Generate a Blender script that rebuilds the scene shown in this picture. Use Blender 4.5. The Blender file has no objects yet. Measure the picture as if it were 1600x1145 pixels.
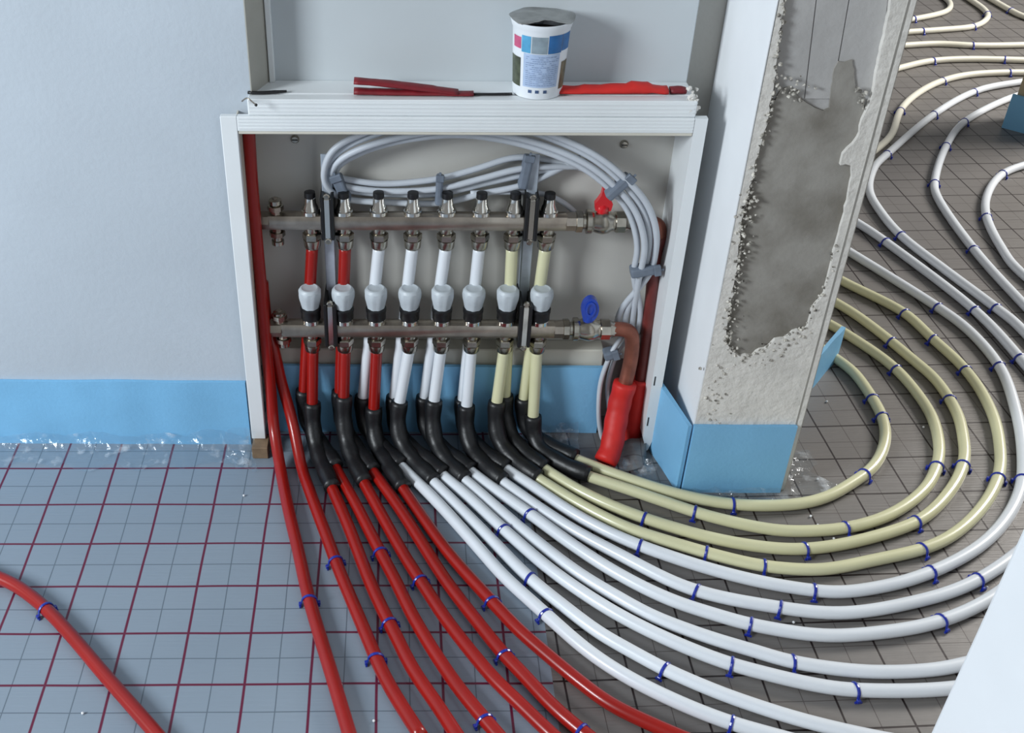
import bpy, bmesh, math, random
from mathutils import Vector, Matrix, noise
from mathutils.geometry import tessellate_polygon

# ------------------------------------------------------------------ camera, world, light, exposure
SC = bpy.context.scene
COL = SC.collection
F_PX, PPX, PPY = 1700.0, 635.0, 572.0          # focal length and principal point (1600 x 1145 frame)
PITCH, ROLL = math.radians(35.2), 0.0045
CAM_H, CAM_D = 1.34, 1.643                      # height above the floor, distance to the wall

cam_d = bpy.data.cameras.new('camera')
cam = bpy.data.objects.new('camera', cam_d)
COL.objects.link(cam)
cam_d.sensor_width = 36.0
cam_d.lens = F_PX / 1600 * 36
cam_d.shift_x = (800 - PPX) / 1600
cam_d.shift_y = (PPY - 572.5) / 1600
cam_d.clip_start = 0.02
CAM_M = Matrix.Translation((0, -CAM_D, CAM_H)) @ Matrix.Rotation(math.pi / 2 - PITCH, 4, 'X') @ Matrix.Rotation(ROLL, 4, 'Z')
cam.matrix_world = CAM_M
SC.camera = cam

world = bpy.data.worlds.new('world')
SC.world = world
world.use_nodes = True
world.node_tree.nodes['Background'].inputs[0].default_value = (0.80, 0.82, 0.84, 1)
world.node_tree.nodes['Background'].inputs[1].default_value = 0.29

def window_light(name, loc, target, sx, sy, power, color):
    l = bpy.data.lights.new(name, 'AREA')
    l.shape = 'RECTANGLE'; l.size = sx; l.size_y = sy; l.energy = power; l.color = color
    o = bpy.data.objects.new(name, l); COL.objects.link(o)
    o.location = loc
    o.rotation_euler = (Vector(target) - Vector(loc)).to_track_quat('-Z', 'Y').to_euler()
    return o
window_light('window_daylight', (-2.6, -1.75, 1.75), (0.1, 0, 0.4), 0.75, 1.0, 108, (0.88, 0.95, 1.0))
window_light('far_window_daylight', (4.1, 1.9, 2.3), (1.6, 1.2, 0.0), 1.4, 1.4, 190, (1.0, 0.97, 0.92))

SC.view_settings.view_transform = 'Standard'
SC.view_settings.look = 'None'
SC.view_settings.exposure = 0.0
SC.view_settings.gamma = 1.0
SC.view_settings.use_curve_mapping = False
random.seed(7)

# ------------------------------------------------------------------ survey helpers: photo point -> place in the room
C0 = CAM_M.translation.copy()
R3 = CAM_M.to_3x3()
def ray(px, py):
    return R3 @ Vector(((px - PPX) / F_PX, -(py - PPY) / F_PX, -1.0))
def W(px, py, Y):                               # a point standing on the vertical plane y = Y
    d = ray(px, py); return C0 + d * ((Y - C0.y) / d.y)
def G(px, py, z=0.0):                           # a point lying at height z
    d = ray(px, py); return C0 + d * ((z - C0.z) / d.z)

# ------------------------------------------------------------------ object helpers
def link(name, me, parent=None, loc=None):
    o = bpy.data.objects.new(name, me); COL.objects.link(o)
    if parent is not None: o.parent = parent
    if loc is not None: o.location = loc
    return o
def tag(o, label=None, cat=None, group=None, kind=None):
    if label: o['label'] = label
    if cat: o['category'] = cat
    if group: o['group'] = group
    if kind: o['kind'] = kind
    return o
def thing(name, label, cat, loc=(0, 0, 0), group=None):
    return tag(link(name, None, None, loc), label, cat, group)
def mesh_from(bm, name, mat, smooth=False):
    bmesh.ops.recalc_face_normals(bm, faces=bm.faces[:])
    me = bpy.data.meshes.new(name); bm.to_mesh(me); bm.free()
    if mat: me.materials.append(mat)
    if smooth:
        me.polygons.foreach_set('use_smooth', [True] * len(me.polygons))
    return me
def build(name, bm, mat, parent=None, smooth=False, loc=None, auto=None):
    """bm is in world coordinates when parent sits at the origin; else relative to parent."""
    me = mesh_from(bm, name, mat, smooth or auto is not None)
    if auto is not None:
        me.set_sharp_from_angle(angle=math.radians(auto))
    return link(name, me, parent, loc)
def box(bm, x0, x1, y0, y1, z0, z1, bev=0.0, seg=1):
    r = bmesh.ops.create_cube(bm, size=1.0)
    vs = r['verts']
    for v in vs:
        v.co = Vector(((x0 + x1) / 2 + v.co.x * (x1 - x0), (y0 + y1) / 2 + v.co.y * (y1 - y0), (z0 + z1) / 2 + v.co.z * (z1 - z0)))
    if bev > 0:
        es = list({e for v in vs for e in v.link_edges})
        bmesh.ops.bevel(bm, geom=es, offset=bev, segments=seg, affect='EDGES', profile=0.5)
    return vs
def boxm(*a, **k):
    bm = bmesh.new(); box(bm, *a, **k); return bm
def lathe(bm, prof, n=20, M=None, sides=None):
    """prof: (radius, height) pairs about Z; closes both ends."""
    M = M or Matrix()
    rings = []
    for r, h in prof:
        if r < 1e-6:
            rings.append([bm.verts.new(M @ Vector((0, 0, h)))])
        else:
            rings.append([bm.verts.new(M @ Vector((r * math.cos(2 * math.pi * k / n), r * math.sin(2 * math.pi * k / n), h))) for k in range(n)])
    for a, b in zip(rings, rings[1:]):
        for k in range(n):
            q = (k + 1) % n
            if len(a) == 1 and len(b) == 1: continue
            if len(a) == 1: bm.faces.new((a[0], b[k], b[q]))
            elif len(b) == 1: bm.faces.new((a[k], a[q], b[0]))
            else: bm.faces.new((a[k], a[q], b[q], b[k]))
    if len(rings[0]) > 1: bm.faces.new(rings[0][::-1])
    if len(rings[-1]) > 1: bm.faces.new(rings[-1])
def tube(bm, pts, r, n=10, r2=None, up=None):
    m = len(pts)
    rad = r if isinstance(r, (list, tuple)) else [r] * m
    rad2 = rad if r2 is None else (r2 if isinstance(r2, (list, tuple)) else [r2] * m)
    t0 = (pts[1] - pts[0]).normalized()
    ref = Vector(up) if up else (Vector((0, 0, 1)) if abs(t0.z) < 0.9 else Vector((0, -1, 0)))
    nrm = (ref - t0 * ref.dot(t0)).normalized()
    rings = []
    for i, p in enumerate(pts):
        t = (pts[min(i + 1, m - 1)] - pts[max(i - 1, 0)]).normalized()
        nrm = (nrm - t * nrm.dot(t))
        nrm.normalize()
        b = t.cross(nrm)
        rings.append([bm.verts.new(p + nrm * (rad[i] * math.cos(2 * math.pi * k / n)) + b * (rad2[i] * math.sin(2 * math.pi * k / n))) for k in range(n)])
    for a, b in zip(rings, rings[1:]):
        for k in range(n):
            q = (k + 1) % n
            bm.faces.new((a[k], a[q], b[q], b[k]))
    bm.faces.new(rings[0][::-1]); bm.faces.new(rings[-1])
def tubem(*a, **k):
    bm = bmesh.new(); tube(bm, *a, **k); return bm
def catmull(P, step=0.012, smooth=3):
    """dense, evenly spaced, softened curve through the points"""
    Q = [2 * P[0] - P[1]] + list(P) + [2 * P[-1] - P[-2]]
    out = []
    for i in range(1, len(Q) - 2):
        p0, p1, p2, p3 = Q[i - 1:i + 3]
        n = max(2, int((p2 - p1).length / 0.004))
        for k in range(n):
            t = k / n
            out.append(0.5 * ((2 * p1) + (p2 - p0) * t + (2 * p0 - 5 * p1 + 4 * p2 - p3) * t * t + (3 * p1 - p0 - 3 * p2 + p3) * t ** 3))
    out.append(Q[-2].copy())
    return resample(out, step, smooth)
def resample(out, step, smooth=0):
    acc = [0.0]
    for a, b in zip(out, out[1:]): acc.append(acc[-1] + (b - a).length)
    n = max(4, int(acc[-1] / step)); res = []; j = 0
    for k in range(n + 1):
        s = acc[-1] * k / n
        while j < len(acc) - 2 and acc[j + 1] < s: j += 1
        d = acc[j + 1] - acc[j]
        res.append(out[j].lerp(out[j + 1], (s - acc[j]) / d if d > 1e-9 else 0))
    for _ in range(smooth):
        new = [p.copy() for p in res]
        for i in range(1, len(res) - 1): new[i] = (res[i - 1] + res[i] * 2 + res[i + 1]) / 4
        res = new
    return res
def plate_poly(bm, outer, holes, to3, front, back):
    """flat plate cut to outline `outer` with `holes` (2D lists); to3(u, v, d) places a point at depth d"""
    loops = [outer] + list(holes)
    tris = tessellate_polygon([[Vector((u, v, 0)) for u, v in l] for l in loops])
    flat = [p for l in loops for p in l]
    fv = [bm.verts.new(to3(u, v, front)) for u, v in flat]
    bv = [bm.verts.new(to3(u, v, back)) for u, v in flat]
    for a, b, c in tris:
        try:
            bm.faces.new((fv[a], fv[b], fv[c])); bm.faces.new((bv[c], bv[b], bv[a]))
        except ValueError: pass
    i = 0
    for l in loops:
        m = len(l)
        for k in range(m):
            a, b = i + k, i + (k + 1) % m
            bm.faces.new((fv[a], fv[b], bv[b], bv[a]))
        i += m

# ------------------------------------------------------------------ materials
def srgb(r, g, b):
    f = lambda c: (c / 255 / 12.92) if c / 255 <= 0.04045 else ((c / 255 + 0.055) / 1.055) ** 2.4
    return (f(r), f(g), f(b), 1)
def mat(name, col, rough=0.5, metal=0.0, var=0.0, scale=8.0, bump=0.0, bscale=60.0, col2=None, coat=0.0, spec=0.5, sss=0.0, detail=5):
    m = bpy.data.materials.new(name); m.use_nodes = True
    nt = m.node_tree; N = nt.nodes; L = nt.links
    b = N['Principled BSDF']
    b.inputs['Base Color'].default_value = col
    b.inputs['Roughness'].default_value = rough
    b.inputs['Metallic'].default_value = metal
    b.inputs['Coat Weight'].default_value = coat
    b.inputs['Coat Roughness'].default_value = 0.12
    b.inputs['Specular IOR Level'].default_value = spec
    if sss:
        b.inputs['Subsurface Weight'].default_value = sss
        b.inputs['Subsurface Radius'].default_value = (0.006, 0.006, 0.005)
    tc = N.new('ShaderNodeTexCoord')
    if var > 0 or col2:
        nz = N.new('ShaderNodeTexNoise'); nz.inputs['Scale'].default_value = scale; nz.inputs['Detail'].default_value = detail
        L.new(tc.outputs['Object'], nz.inputs['Vector'])
        mx = N.new('ShaderNodeMix'); mx.data_type = 'RGBA'
        c2 = col2 or tuple(c * (1 - var) for c in col[:3]) + (1,)
        mx.inputs['A'].default_value = col; mx.inputs['B'].default_value = c2
        rp = N.new('ShaderNodeMapRange'); rp.inputs[1].default_value = 0.35; rp.inputs[2].default_value = 0.68
        L.new(nz.outputs['Fac'], rp.inputs[0]); L.new(rp.outputs[0], mx.inputs['Factor'])
        L.new(mx.outputs['Result'], b.inputs['Base Color'])
    if bump > 0:
        nb = N.new('ShaderNodeTexNoise'); nb.inputs['Scale'].default_value = bscale; nb.inputs['Detail'].default_value = 6
        L.new(tc.outputs['Object'], nb.inputs['Vector'])
        bp = N.new('ShaderNodeBump'); bp.inputs['Strength'].default_value = bump; bp.inputs['Distance'].default_value = 0.004
        L.new(nb.outputs['Fac'], bp.inputs['Height']); L.new(bp.outputs['Normal'], b.inputs['Normal'])
    return m

M_WALL = mat('painted_plaster', srgb(186, 195, 204), 0.75, var=0.10, scale=3.0, bump=0.15, bscale=90)
M_WALL2 = mat('grey_plaster', srgb(186, 184, 178), 0.8, var=0.12, scale=5.0, bump=0.2, bscale=70)
M_PANEL = mat('niche_panel_paint', srgb(192, 199, 203), 0.6, var=0.06, scale=4.0)
M_REVEAL = mat('shaded_reveal_plaster', srgb(176, 174, 165), 0.8, var=0.1, scale=12)  # shade on the niche reveal put into a darker beige
M_FRAME = mat('white_lacquer', srgb(226, 230, 232), 0.38, var=0.05, scale=9)
M_BACK = mat('cabinet_back_paint', srgb(196, 194, 188), 0.45, var=0.10, scale=6)
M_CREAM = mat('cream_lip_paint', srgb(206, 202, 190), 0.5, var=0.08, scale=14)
M_STEEL = mat('nickel_plated_brass', srgb(190, 184, 172), 0.24, metal=1.0, var=0.35, scale=40)
M_BAR = mat('dull_nickel_bar', srgb(182, 172, 160), 0.28, metal=0.9, var=0.35, scale=30)
M_CHROME = mat('chrome', srgb(225, 222, 215), 0.12, metal=1.0)
M_GALV = mat('galvanised_steel', srgb(186, 196, 208), 0.45, metal=0.3, var=0.2, scale=40)
M_BLACK = mat('black_plastic', srgb(22, 22, 24), 0.4)
M_FOAMBLK = mat('black_foam_sleeve', srgb(21, 22, 25), 0.42, var=0.3, scale=40, bump=0.15, bscale=120)
M_KNOB = mat('grey_knob_plastic', srgb(192, 200, 206), 0.45, var=0.10, scale=50)
M_RED = mat('red_pipe_plastic', srgb(152, 20, 12), 0.34, coat=0.3, spec=0.35, var=0.16, scale=10)
M_DKRED = mat('dark_red_pipe_plastic', srgb(150, 16, 24), 0.25, coat=0.6, var=0.1, scale=10)
M_WHITE = mat('white_pipe_plastic', srgb(222, 227, 233), 0.33, var=0.05, scale=12, coat=0.25)
M_CREAMP = mat('cream_pipe_plastic', srgb(212, 210, 172), 0.3, var=0.07, scale=12, coat=0.35)
M_FARP = mat('ivory_pipe_plastic', srgb(228, 225, 210), 0.33, var=0.05, scale=12, coat=0.25)
M_BLUEF = mat('blue_edge_foam', srgb(126, 186, 226), 0.6, var=0.10, scale=7, bump=0.12, bscale=150)
M_CLIP = mat('blue_clip_plastic', srgb(24, 44, 150), 0.3, coat=0.3)
M_REDH = mat('red_handle_plastic', srgb(205, 24, 34), 0.3, coat=0.4)
M_BLUEH = mat('blue_handle_plastic', srgb(18, 62, 168), 0.3, coat=0.4)
M_COPPER = mat('tarnished_copper', srgb(150, 92, 76), 0.42, metal=0.6, var=0.3, scale=40)
M_REDFOAM = mat('red_pipe_insulation', srgb(206, 34, 28), 0.55, var=0.18, scale=30, bump=0.15, bscale=90)
M_CABLE = mat('grey_cable_jacket', srgb(192, 198, 206), 0.45, var=0.06, scale=30)
M_TIE = mat('grey_cable_tie', srgb(112, 122, 136), 0.5, var=0.2, scale=60)
M_WOOD = mat('raw_wood', srgb(140, 116, 90), 0.7, var=0.35, scale=30)
M_CONC = mat('formwork_concrete', srgb(188, 187, 186), 0.85, var=0.16, scale=9, bump=0.3, bscale=60)
M_SMEAR = mat('dark_cement', srgb(156, 153, 147), 0.75, bump=0.5, bscale=35, col2=srgb(112, 107, 98), scale=11, var=0.1)
M_PLAST = mat('rough_plaster', srgb(224, 221, 215), 0.9, var=0.14, scale=16, bump=0.7, bscale=75)
M_SIDE = mat('smooth_side_plaster', srgb(234, 237, 240), 0.7, var=0.05, scale=8)
M_CRUMB = mat('mortar_crumbs', srgb(222, 218, 208), 0.9, col2=srgb(60, 55, 50), scale=120, var=0.3)
M_STYRO = mat('white_foam_crumb', srgb(236, 238, 240), 0.7)
M_ALU = mat('aluminium_lid', srgb(176, 176, 174), 0.32, metal=0.85, var=0.25, scale=60, bump=0.3, bscale=80)
M_CUP = mat('cup_plastic', srgb(226, 231, 236), 0.35)
M_INK = {k: mat('cup_print_' + k, srgb(*c), 0.4, var=v, scale=90) for k, c, v in (
    ('blue', (44, 112, 176), 0.25), ('sky', (88, 168, 212), 0.2), ('grey', (142, 158, 168), 0.2), ('pale', (176, 196, 226), 0.12),
    ('pink', (206, 92, 132), 0.2), ('dark', (84, 92, 74), 0.6), ('line', (138, 158, 192), 0.2), ('navy', (70, 92, 130), 0.2), ('olive', (120, 112, 88), 0.5))}

def foil_material(name, base, base2, line, line2, rough, metal, w1, w2, wrinkle):
    m = bpy.data.materials.new(name); m.use_nodes = True
    nt = m.node_tree; N = nt.nodes; L = nt.links
    b = N['Principled BSDF']
    tc = N.new('ShaderNodeTexCoord'); sx = N.new('ShaderNodeSeparateXYZ')
    # slightly wavy print
    nz = N.new('ShaderNodeTexNoise'); nz.inputs['Scale'].default_value = 3.0
    L.new(tc.outputs['Object'], nz.inputs['Vector'])
    va = N.new('ShaderNodeVectorMath'); va.operation = 'SCALE'; va.inputs['Scale'].default_value = 0.008
    vs = N.new('ShaderNodeVectorMath'); vs.operation = 'SUBTRACT'; vs.inputs[1].default_value = (0.5, 0.5, 0.5)
    L.new(nz.outputs['Color'], vs.inputs[0]); L.new(vs.outputs[0], va.inputs[0])
    ad = N.new('ShaderNodeVectorMath'); ad.operation = 'ADD'
    L.new(tc.outputs['Object'], ad.inputs[0]); L.new(va.outputs[0], ad.inputs[1])
    L.new(ad.outputs[0], sx.inputs[0])
    def lines(sp, w):
        ms = []
        for ax in ('X', 'Y'):
            pp = N.new('ShaderNodeMath'); pp.operation = 'PINGPONG'; pp.inputs[1].default_value = sp / 2
            L.new(sx.outputs[ax], pp.inputs[0])
            mr = N.new('ShaderNodeMapRange'); mr.inputs[1].default_value = w * 1.3; mr.inputs[2].default_value = w * 0.7
            L.new(pp.outputs[0], mr.inputs[0]); ms.append(mr)
        mm = N.new('ShaderNodeMath'); mm.operation = 'MAXIMUM'
        L.new(ms[0].outputs[0], mm.inputs[0]); L.new(ms[1].outputs[0], mm.inputs[1])
        return mm
    big, small = lines(0.1, w1), lines(0.05, w2)
    n2 = N.new('ShaderNodeTexNoise'); n2.inputs['Scale'].default_value = 2.2; n2.inputs['Detail'].default_value = 8
    L.new(tc.outputs['Object'], n2.inputs['Vector'])
    m0 = N.new('ShaderNodeMix'); m0.data_type = 'RGBA'; m0.inputs['A'].default_value = base; m0.inputs['B'].default_value = base2
    L.new(n2.outputs['Fac'], m0.inputs['Factor'])
    m1 = N.new('ShaderNodeMix'); m1.data_type = 'RGBA'; m1.inputs['B'].default_value = line2
    f1 = N.new('ShaderNodeMath'); f1.operation = 'MULTIPLY'; f1.inputs[1].default_value = 0.75
    L.new(small.outputs[0], f1.inputs[0]); L.new(f1.outputs[0], m1.inputs['Factor']); L.new(m0.outputs['Result'], m1.inputs['A'])
    m2 = N.new('ShaderNodeMix'); m2.data_type = 'RGBA'; m2.inputs['B'].default_value = line
    L.new(big.outputs[0], m2.inputs['Factor']); L.new(m1.outputs['Result'], m2.inputs['A'])
    L.new(m2.outputs['Result'], b.inputs['Base Color'])
    b.inputs['Roughness'].default_value = rough; b.inputs['Metallic'].default_value = metal
    # fine woven ribs running across the sheet plus soft wrinkles
    mp = N.new('ShaderNodeMapping'); mp.inputs['Scale'].default_value = (2.0, 60.0, 1.0)
    L.new(tc.outputs['Object'], mp.inputs['Vector'])
    n3 = N.new('ShaderNodeTexNoise'); n3.inputs['Scale'].default_value = 4.0; n3.inputs['Detail'].default_value = 3
    L.new(mp.outputs[0], n3.inputs['Vector'])
    n4 = N.new('ShaderNodeTexNoise'); n4.inputs['Scale'].default_value = 14.0; n4.inputs['Detail'].default_value = 4
    L.new(tc.outputs['Object'], n4.inputs['Vector'])
    sm = N.new('ShaderNodeMath'); sm.operation = 'ADD'
    L.new(n3.outputs['Fac'], sm.inputs[0]); L.new(n4.outputs['Fac'], sm.inputs[1])
    bp = N.new('ShaderNodeBump'); bp.inputs['Strength'].default_value = wrinkle; bp.inputs['Distance'].default_value = 0.004
    L.new(sm.outputs[0], bp.inputs['Height']); L.new(bp.outputs['Normal'], b.inputs['Normal'])
    return m
M_FOIL_L = foil_material('blue_grey_foil', srgb(122, 136, 150), srgb(142, 154, 166), srgb(98, 14, 50), srgb(74, 86, 98), 0.42, 0.0, 0.0021, 0.0009, 0.12)
M_FOIL_R = foil_material('brown_grey_foil', srgb(112, 109, 108), srgb(124, 120, 116), srgb(36, 26, 26), srgb(66, 57, 55), 0.42, 0.2, 0.0017, 0.0007, 0.22)

def film_material():
    m = bpy.data.materials.new('clear_film'); m.use_nodes = True
    nt = m.node_tree; N = nt.nodes; L = nt.links
    N.remove(N['Principled BSDF'])
    out = N['Material Output']
    tr = N.new('ShaderNodeBsdfTransparent'); tr.inputs[0].default_value = (0.95, 0.97, 0.98, 1)
    gl = N.new('ShaderNodeBsdfGlossy'); gl.inputs['Roughness'].default_value = 0.16; gl.inputs[0].default_value = (0.9, 0.93, 0.96, 1)
    df = N.new('ShaderNodeBsdfDiffuse'); df.inputs[0].default_value = (0.72, 0.77, 0.82, 1)
    tc = N.new('ShaderNodeTexCoord'); nz = N.new('ShaderNodeTexNoise'); nz.inputs['Scale'].default_value = 38; nz.inputs['Detail'].default_value = 5
    L.new(tc.outputs['Object'], nz.inputs['Vector'])
    bp = N.new('ShaderNodeBump'); bp.inputs['Strength'].default_value = 0.9; bp.inputs['Distance'].default_value = 0.006
    L.new(nz.outputs['Fac'], bp.inputs['Height'])
    L.new(bp.outputs['Normal'], gl.inputs['Normal']); L.new(bp.outputs['Normal'], df.inputs['Normal'])
    a = N.new('ShaderNodeMixShader'); a.inputs[0].default_value = 0.07
    L.new(tr.outputs[0], a.inputs[1]); L.new(gl.outputs[0], a.inputs[2])
    c = N.new('ShaderNodeMixShader')
    mr = N.new('ShaderNodeMapRange'); mr.inputs[1].default_value = 0.56; mr.inputs[2].default_value = 0.74; mr.inputs[3].default_value = 0.02; mr.inputs[4].default_value = 0.42  # whitish noise patches put streak glints into the film's colour
    L.new(nz.outputs['Fac'], mr.inputs[0]); L.new(mr.outputs[0], c.inputs[0])
    L.new(a.outputs[0], c.inputs[1]); L.new(df.outputs[0], c.inputs[2])
    L.new(c.outputs[0], out.inputs['Surface'])
    return m
M_FILM = film_material()

# ------------------------------------------------------------------ the setting
SEAM_X = 0.234
tag(build('floor', boxm(-3.2, 4.4, -2.6, 6.5, -0.08, -0.004), M_CONC), kind='structure')
def foil(name, corners, origin, rot, m, label):
    """thin sheet whose own axes carry the printed grid"""
    o3 = Vector((origin[0], origin[1], 0)); Rm = Matrix.Rotation(rot, 3, 'Z')
    bm = bmesh.new()
    loc = [Rm.inverted() @ (Vector((x, y, 0)) - o3) for x, y in corners]
    top = [bm.verts.new((p.x, p.y, 0.0)) for p in loc]; bot = [bm.verts.new((p.x, p.y, -0.004)) for p in loc]
    bm.faces.new(top); bm.faces.new(bot[::-1])
    for k in range(len(top)):
        q = (k + 1) % len(top); bm.faces.new((top[k], bot[k], bot[q], top[q]))
    o = build(name, bm, m)
    o.location = o3; o.rotation_euler = (0, 0, rot)
    return tag(o, label, 'foil')
foil('grid_foil', [(-3.2, -2.6), (SEAM_X, -2.6), (SEAM_X - 0.012, -0.20), (SEAM_X, 0.078), (-0.29, 0.078), (-0.29, 0.0), (-3.2, 0.0)], (-0.247, -0.178), math.radians(0.6), M_FOIL_L,
     'blue-grey insulation foil printed with a dark red grid, under the red pipes')
foil('grid_foil', [(SEAM_X, -2.6), (4.4, -2.6), (4.4, 6.5), (0.70, 6.5), (0.70, 0.25), (0.45, 0.09), (SEAM_X, 0.078), (SEAM_X - 0.012, -0.20)], (0.238, -0.47), math.radians(2.5), M_FOIL_R,
     'brownish grey insulation foil printed with a dark grid, under the white and cream pipes')

# left wall, with the splayed reveal of the niche above the cabinet
LEDGE_Z = W(835, 157, -0.02).z
bm = bmesh.new()
def prism(bm, pts, z0, z1):
    a = [bm.verts.new((x, y, z0)) for x, y in pts]; b = [bm.verts.new((x, y, z1)) for x, y in pts]
    bm.faces.new(a[::-1]); bm.faces.new(b)
    for k in range(len(pts)):
        q = (k + 1) % len(pts); bm.faces.new((a[k], a[q], b[q], b[k]))
prism(bm, [(-3.2, 0), (-0.279, 0), (-0.279, 0.24), (-3.2, 0.24)], -0.004, 0.668)
prism(bm, [(-3.2, 0), (-0.246, 0), (-0.223, 0.062), (-0.223, 0.24), (-3.2, 0.24)], 0.668, 2.6)
wl = tag(build('wall_left', bm, M_WALL), kind='structure')
bm = bmesh.new()
prism(bm, [(-0.2462, -0.0012), (-0.2445, -0.0012), (-0.2215, 0.062), (-0.2232, 0.062)], LEDGE_Z, 2.59)
build('niche_reveal', bm, M_REVEAL, wl)
bm = boxm(-0.2225, -0.2135, 0.052, 0.064, LEDGE_Z, 2.59, 0.001)
build('niche_bead', bm, M_FRAME, wl)
# niche panel above the cabinet
wb = tag(build('wall_back', boxm(-0.2225, 0.452, 0.0625, 0.24, LEDGE_Z - 0.04, 2.6, 0.0015), M_PANEL), kind='structure')
# strip of wall between the cabinet and the pillar, and the wall body behind the cabinet
tag(build('wall_right', boxm(0.4535, 0.53, 0.105, 0.24, -0.004, 2.6), M_WALL2), kind='structure')
tag(build('wall_rear', boxm(-0.279, 0.4535, 0.115, 0.24, -0.004, LEDGE_Z - 0.04), M_WALL2), kind='structure')
# near wall corner at the lower right
wf = tag(build('wall_front', boxm(0.585, 1.0, -2.2, -0.885, 0.0005, 2.6, 0.006, 2), M_SIDE), kind='structure')

# ------------------------------------------------------------------ pillar with broken plaster
PX0, PX1, PY0 = 0.509, 0.697, -0.134
pil = tag(build('pillar', boxm(PX0 + 0.004, PX1 - 0.002, PY0 + 0.012, 0.25, -0.004, 2.6), M_CONC), kind='structure')
build('side_plaster', boxm(PX0 - 0.002, PX0 + 0.004, PY0 + 0.001, 0.104, 0.0, 2.6), M_SIDE, pil)
def pw(px, py):
    p = W(px, py, PY0); return (p.x, p.z)
def rough_line(pts, amp, step, seed):
    rnd = random.Random(seed); out = []
    for (x0, y0), (x1, y1) in zip(pts, pts[1:]):
        n = max(1, int(math.hypot(x1 - x0, y1 - y0) / step))
        for k in range(n):
            t = k / n
            out.append((x0 + (x1 - x0) * t + rnd.uniform(-amp, amp), y0 + (y1 - y0) * t + rnd.uniform(-amp, amp)))
    out.append(pts[-1])
    return out
left_px = [(1225, -150), (1225, 0), (1218, 52), (1211, 122), (1204, 157), (1197, 196), (1188, 230), (1178, 265), (1171, 300), (1160, 342), (1154, 400), (1145, 459), (1136, 498), (1133, 530), (1142, 548)]
bot_px = [(1142, 548), (1155, 556), (1175, 556), (1194, 543), (1233, 524), (1262, 512)]
right_px = [(1262, 512), (1269, 484), (1287, 459), (1298, 416), (1305, 384), (1319, 335), (1331, 276), (1330, 258), (1312, 257), (1316, 241), (1340, 217), (1347, 189), (1361, 157), (1372, 105), (1393, 0), (1410, -150)]
hole = rough_line(left_px, 1.8, 7, 1)[:-1] + rough_line(bot_px, 2.6, 7, 2)[:-1] + rough_line(right_px, 1.2, 9, 3)
hole = [pw(*p) for p in hole]
zt = 2.6
outer_l = [(PX0, 0.0), (PX0, zt)]
u_poly = [(PX0, 0.0), (PX0, zt), (hole[0][0], zt)] + hole + [(hole[-1][0], zt), (PX1, zt), (PX1, 0.0)]
bm = bmesh.new()
plate_poly(bm, u_poly, [], lambda u, v, d: Vector((u, d, v)), PY0, PY0 + 0.0125)
build('front_plaster', bm, M_PLAST, pil)
# corner bead: thin lighter strip along the right arris
bm = bmesh.new()
prism(bm, [(PX1 - 0.012, PY0 - 0.0015), (PX1 + 0.003, PY0 + 0.004), (PX1 + 0.003, 0.03), (PX1 - 0.002, 0.03), (PX1 - 0.004, PY0 + 0.006), (PX1 - 0.012, PY0 + 0.002)], 0.0, 2.6)
build('corner_bead', bm, M_WALL2, pil)
# dark cement smeared over the concrete core
sm_px = [(1200, 157), (1214, 160), (1222, 142), (1236, 138), (1250, 152), (1262, 163), (1275, 172), (1290, 176), (1298, 172), (1301, 140), (1305, 110), (1312, 98), (1322, 100), (1334, 96), (1338, 120), (1340, 145), (1350, 150), (1354, 178), (1350, 192),
         (1344, 222), (1322, 244), (1318, 256), (1336, 256), (1338, 280), (1326, 338), (1312, 388), (1304, 420), (1294, 462), (1276, 488), (1268, 516), (1236, 530), (1196, 548), (1176, 562), (1150, 562), (1136, 550), (1128, 530), (1130, 498), (1140, 458), (1149, 400), (1156, 342), (1167, 300), (1174, 265), (1184, 230), (1193, 196)]
sm = [pw(*p) for p in rough_line(sm_px + sm_px[:1], 1.0, 8, 4)[:-1]]
bm = bmesh.new()
plate_poly(bm, sm, [], lambda u, v, d: Vector((u, d, v)), PY0 + 0.007, PY0 + 0.013)
build('cement_smear', bm, M_SMEAR, pil)
# formwork board faces above the smear
for a, b, c, d in ((1227, 1279, 1211, 1259), (1281, 1331, 1261, 1302), (1333, 1392, 1304, 1372)):
    q = [pw(a, -6), pw(b, -6), pw(d, 158), pw(c, 158)]
    bm = bmesh.new()
    plate_poly(bm, [(q[0][0], q[0][1]), (q[1][0], q[1][1]), (q[2][0], q[2][1]), (q[3][0], q[3][1])], [], lambda u, v, dd: Vector((u, dd, v)), PY0 + 0.0095, PY0 + 0.0125)
    build('board_face', bm, M_CONC, pil)
# crumbs of mortar along the broken edges (too many to count)
bm = bmesh.new(); rnd = random.Random(11)
edge = rough_line(left_px[1:], 3.0, 3.2, 5) + rough_line(bot_px, 4.0, 4, 6) + rough_line(right_px[:5], 2.2, 6, 8)
edge += [(1236 + rnd.gauss(0, 12), 140 + rnd.gauss(0, 16)) for _ in range(26)] + [(1342 + rnd.gauss(0, 5), 150 + rnd.gauss(0, 14)) for _ in range(14)] + [(1112 + rnd.gauss(0, 10), 600 + rnd.gauss(0, 26)) for _ in range(22)]
edge += [(x + rnd.gauss(4, 7), y + rnd.gauss(0, 5)) for x, y in rough_line(left_px[8:], 2.0, 2.2, 21)] + [(x + rnd.gauss(0, 4), y + rnd.gauss(4, 5)) for x, y in rough_line([(1112, 655), (1118, 610), (1140, 560), (1180, 566), (1240, 535), (1268, 515)], 3, 3.2, 22)]
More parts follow.
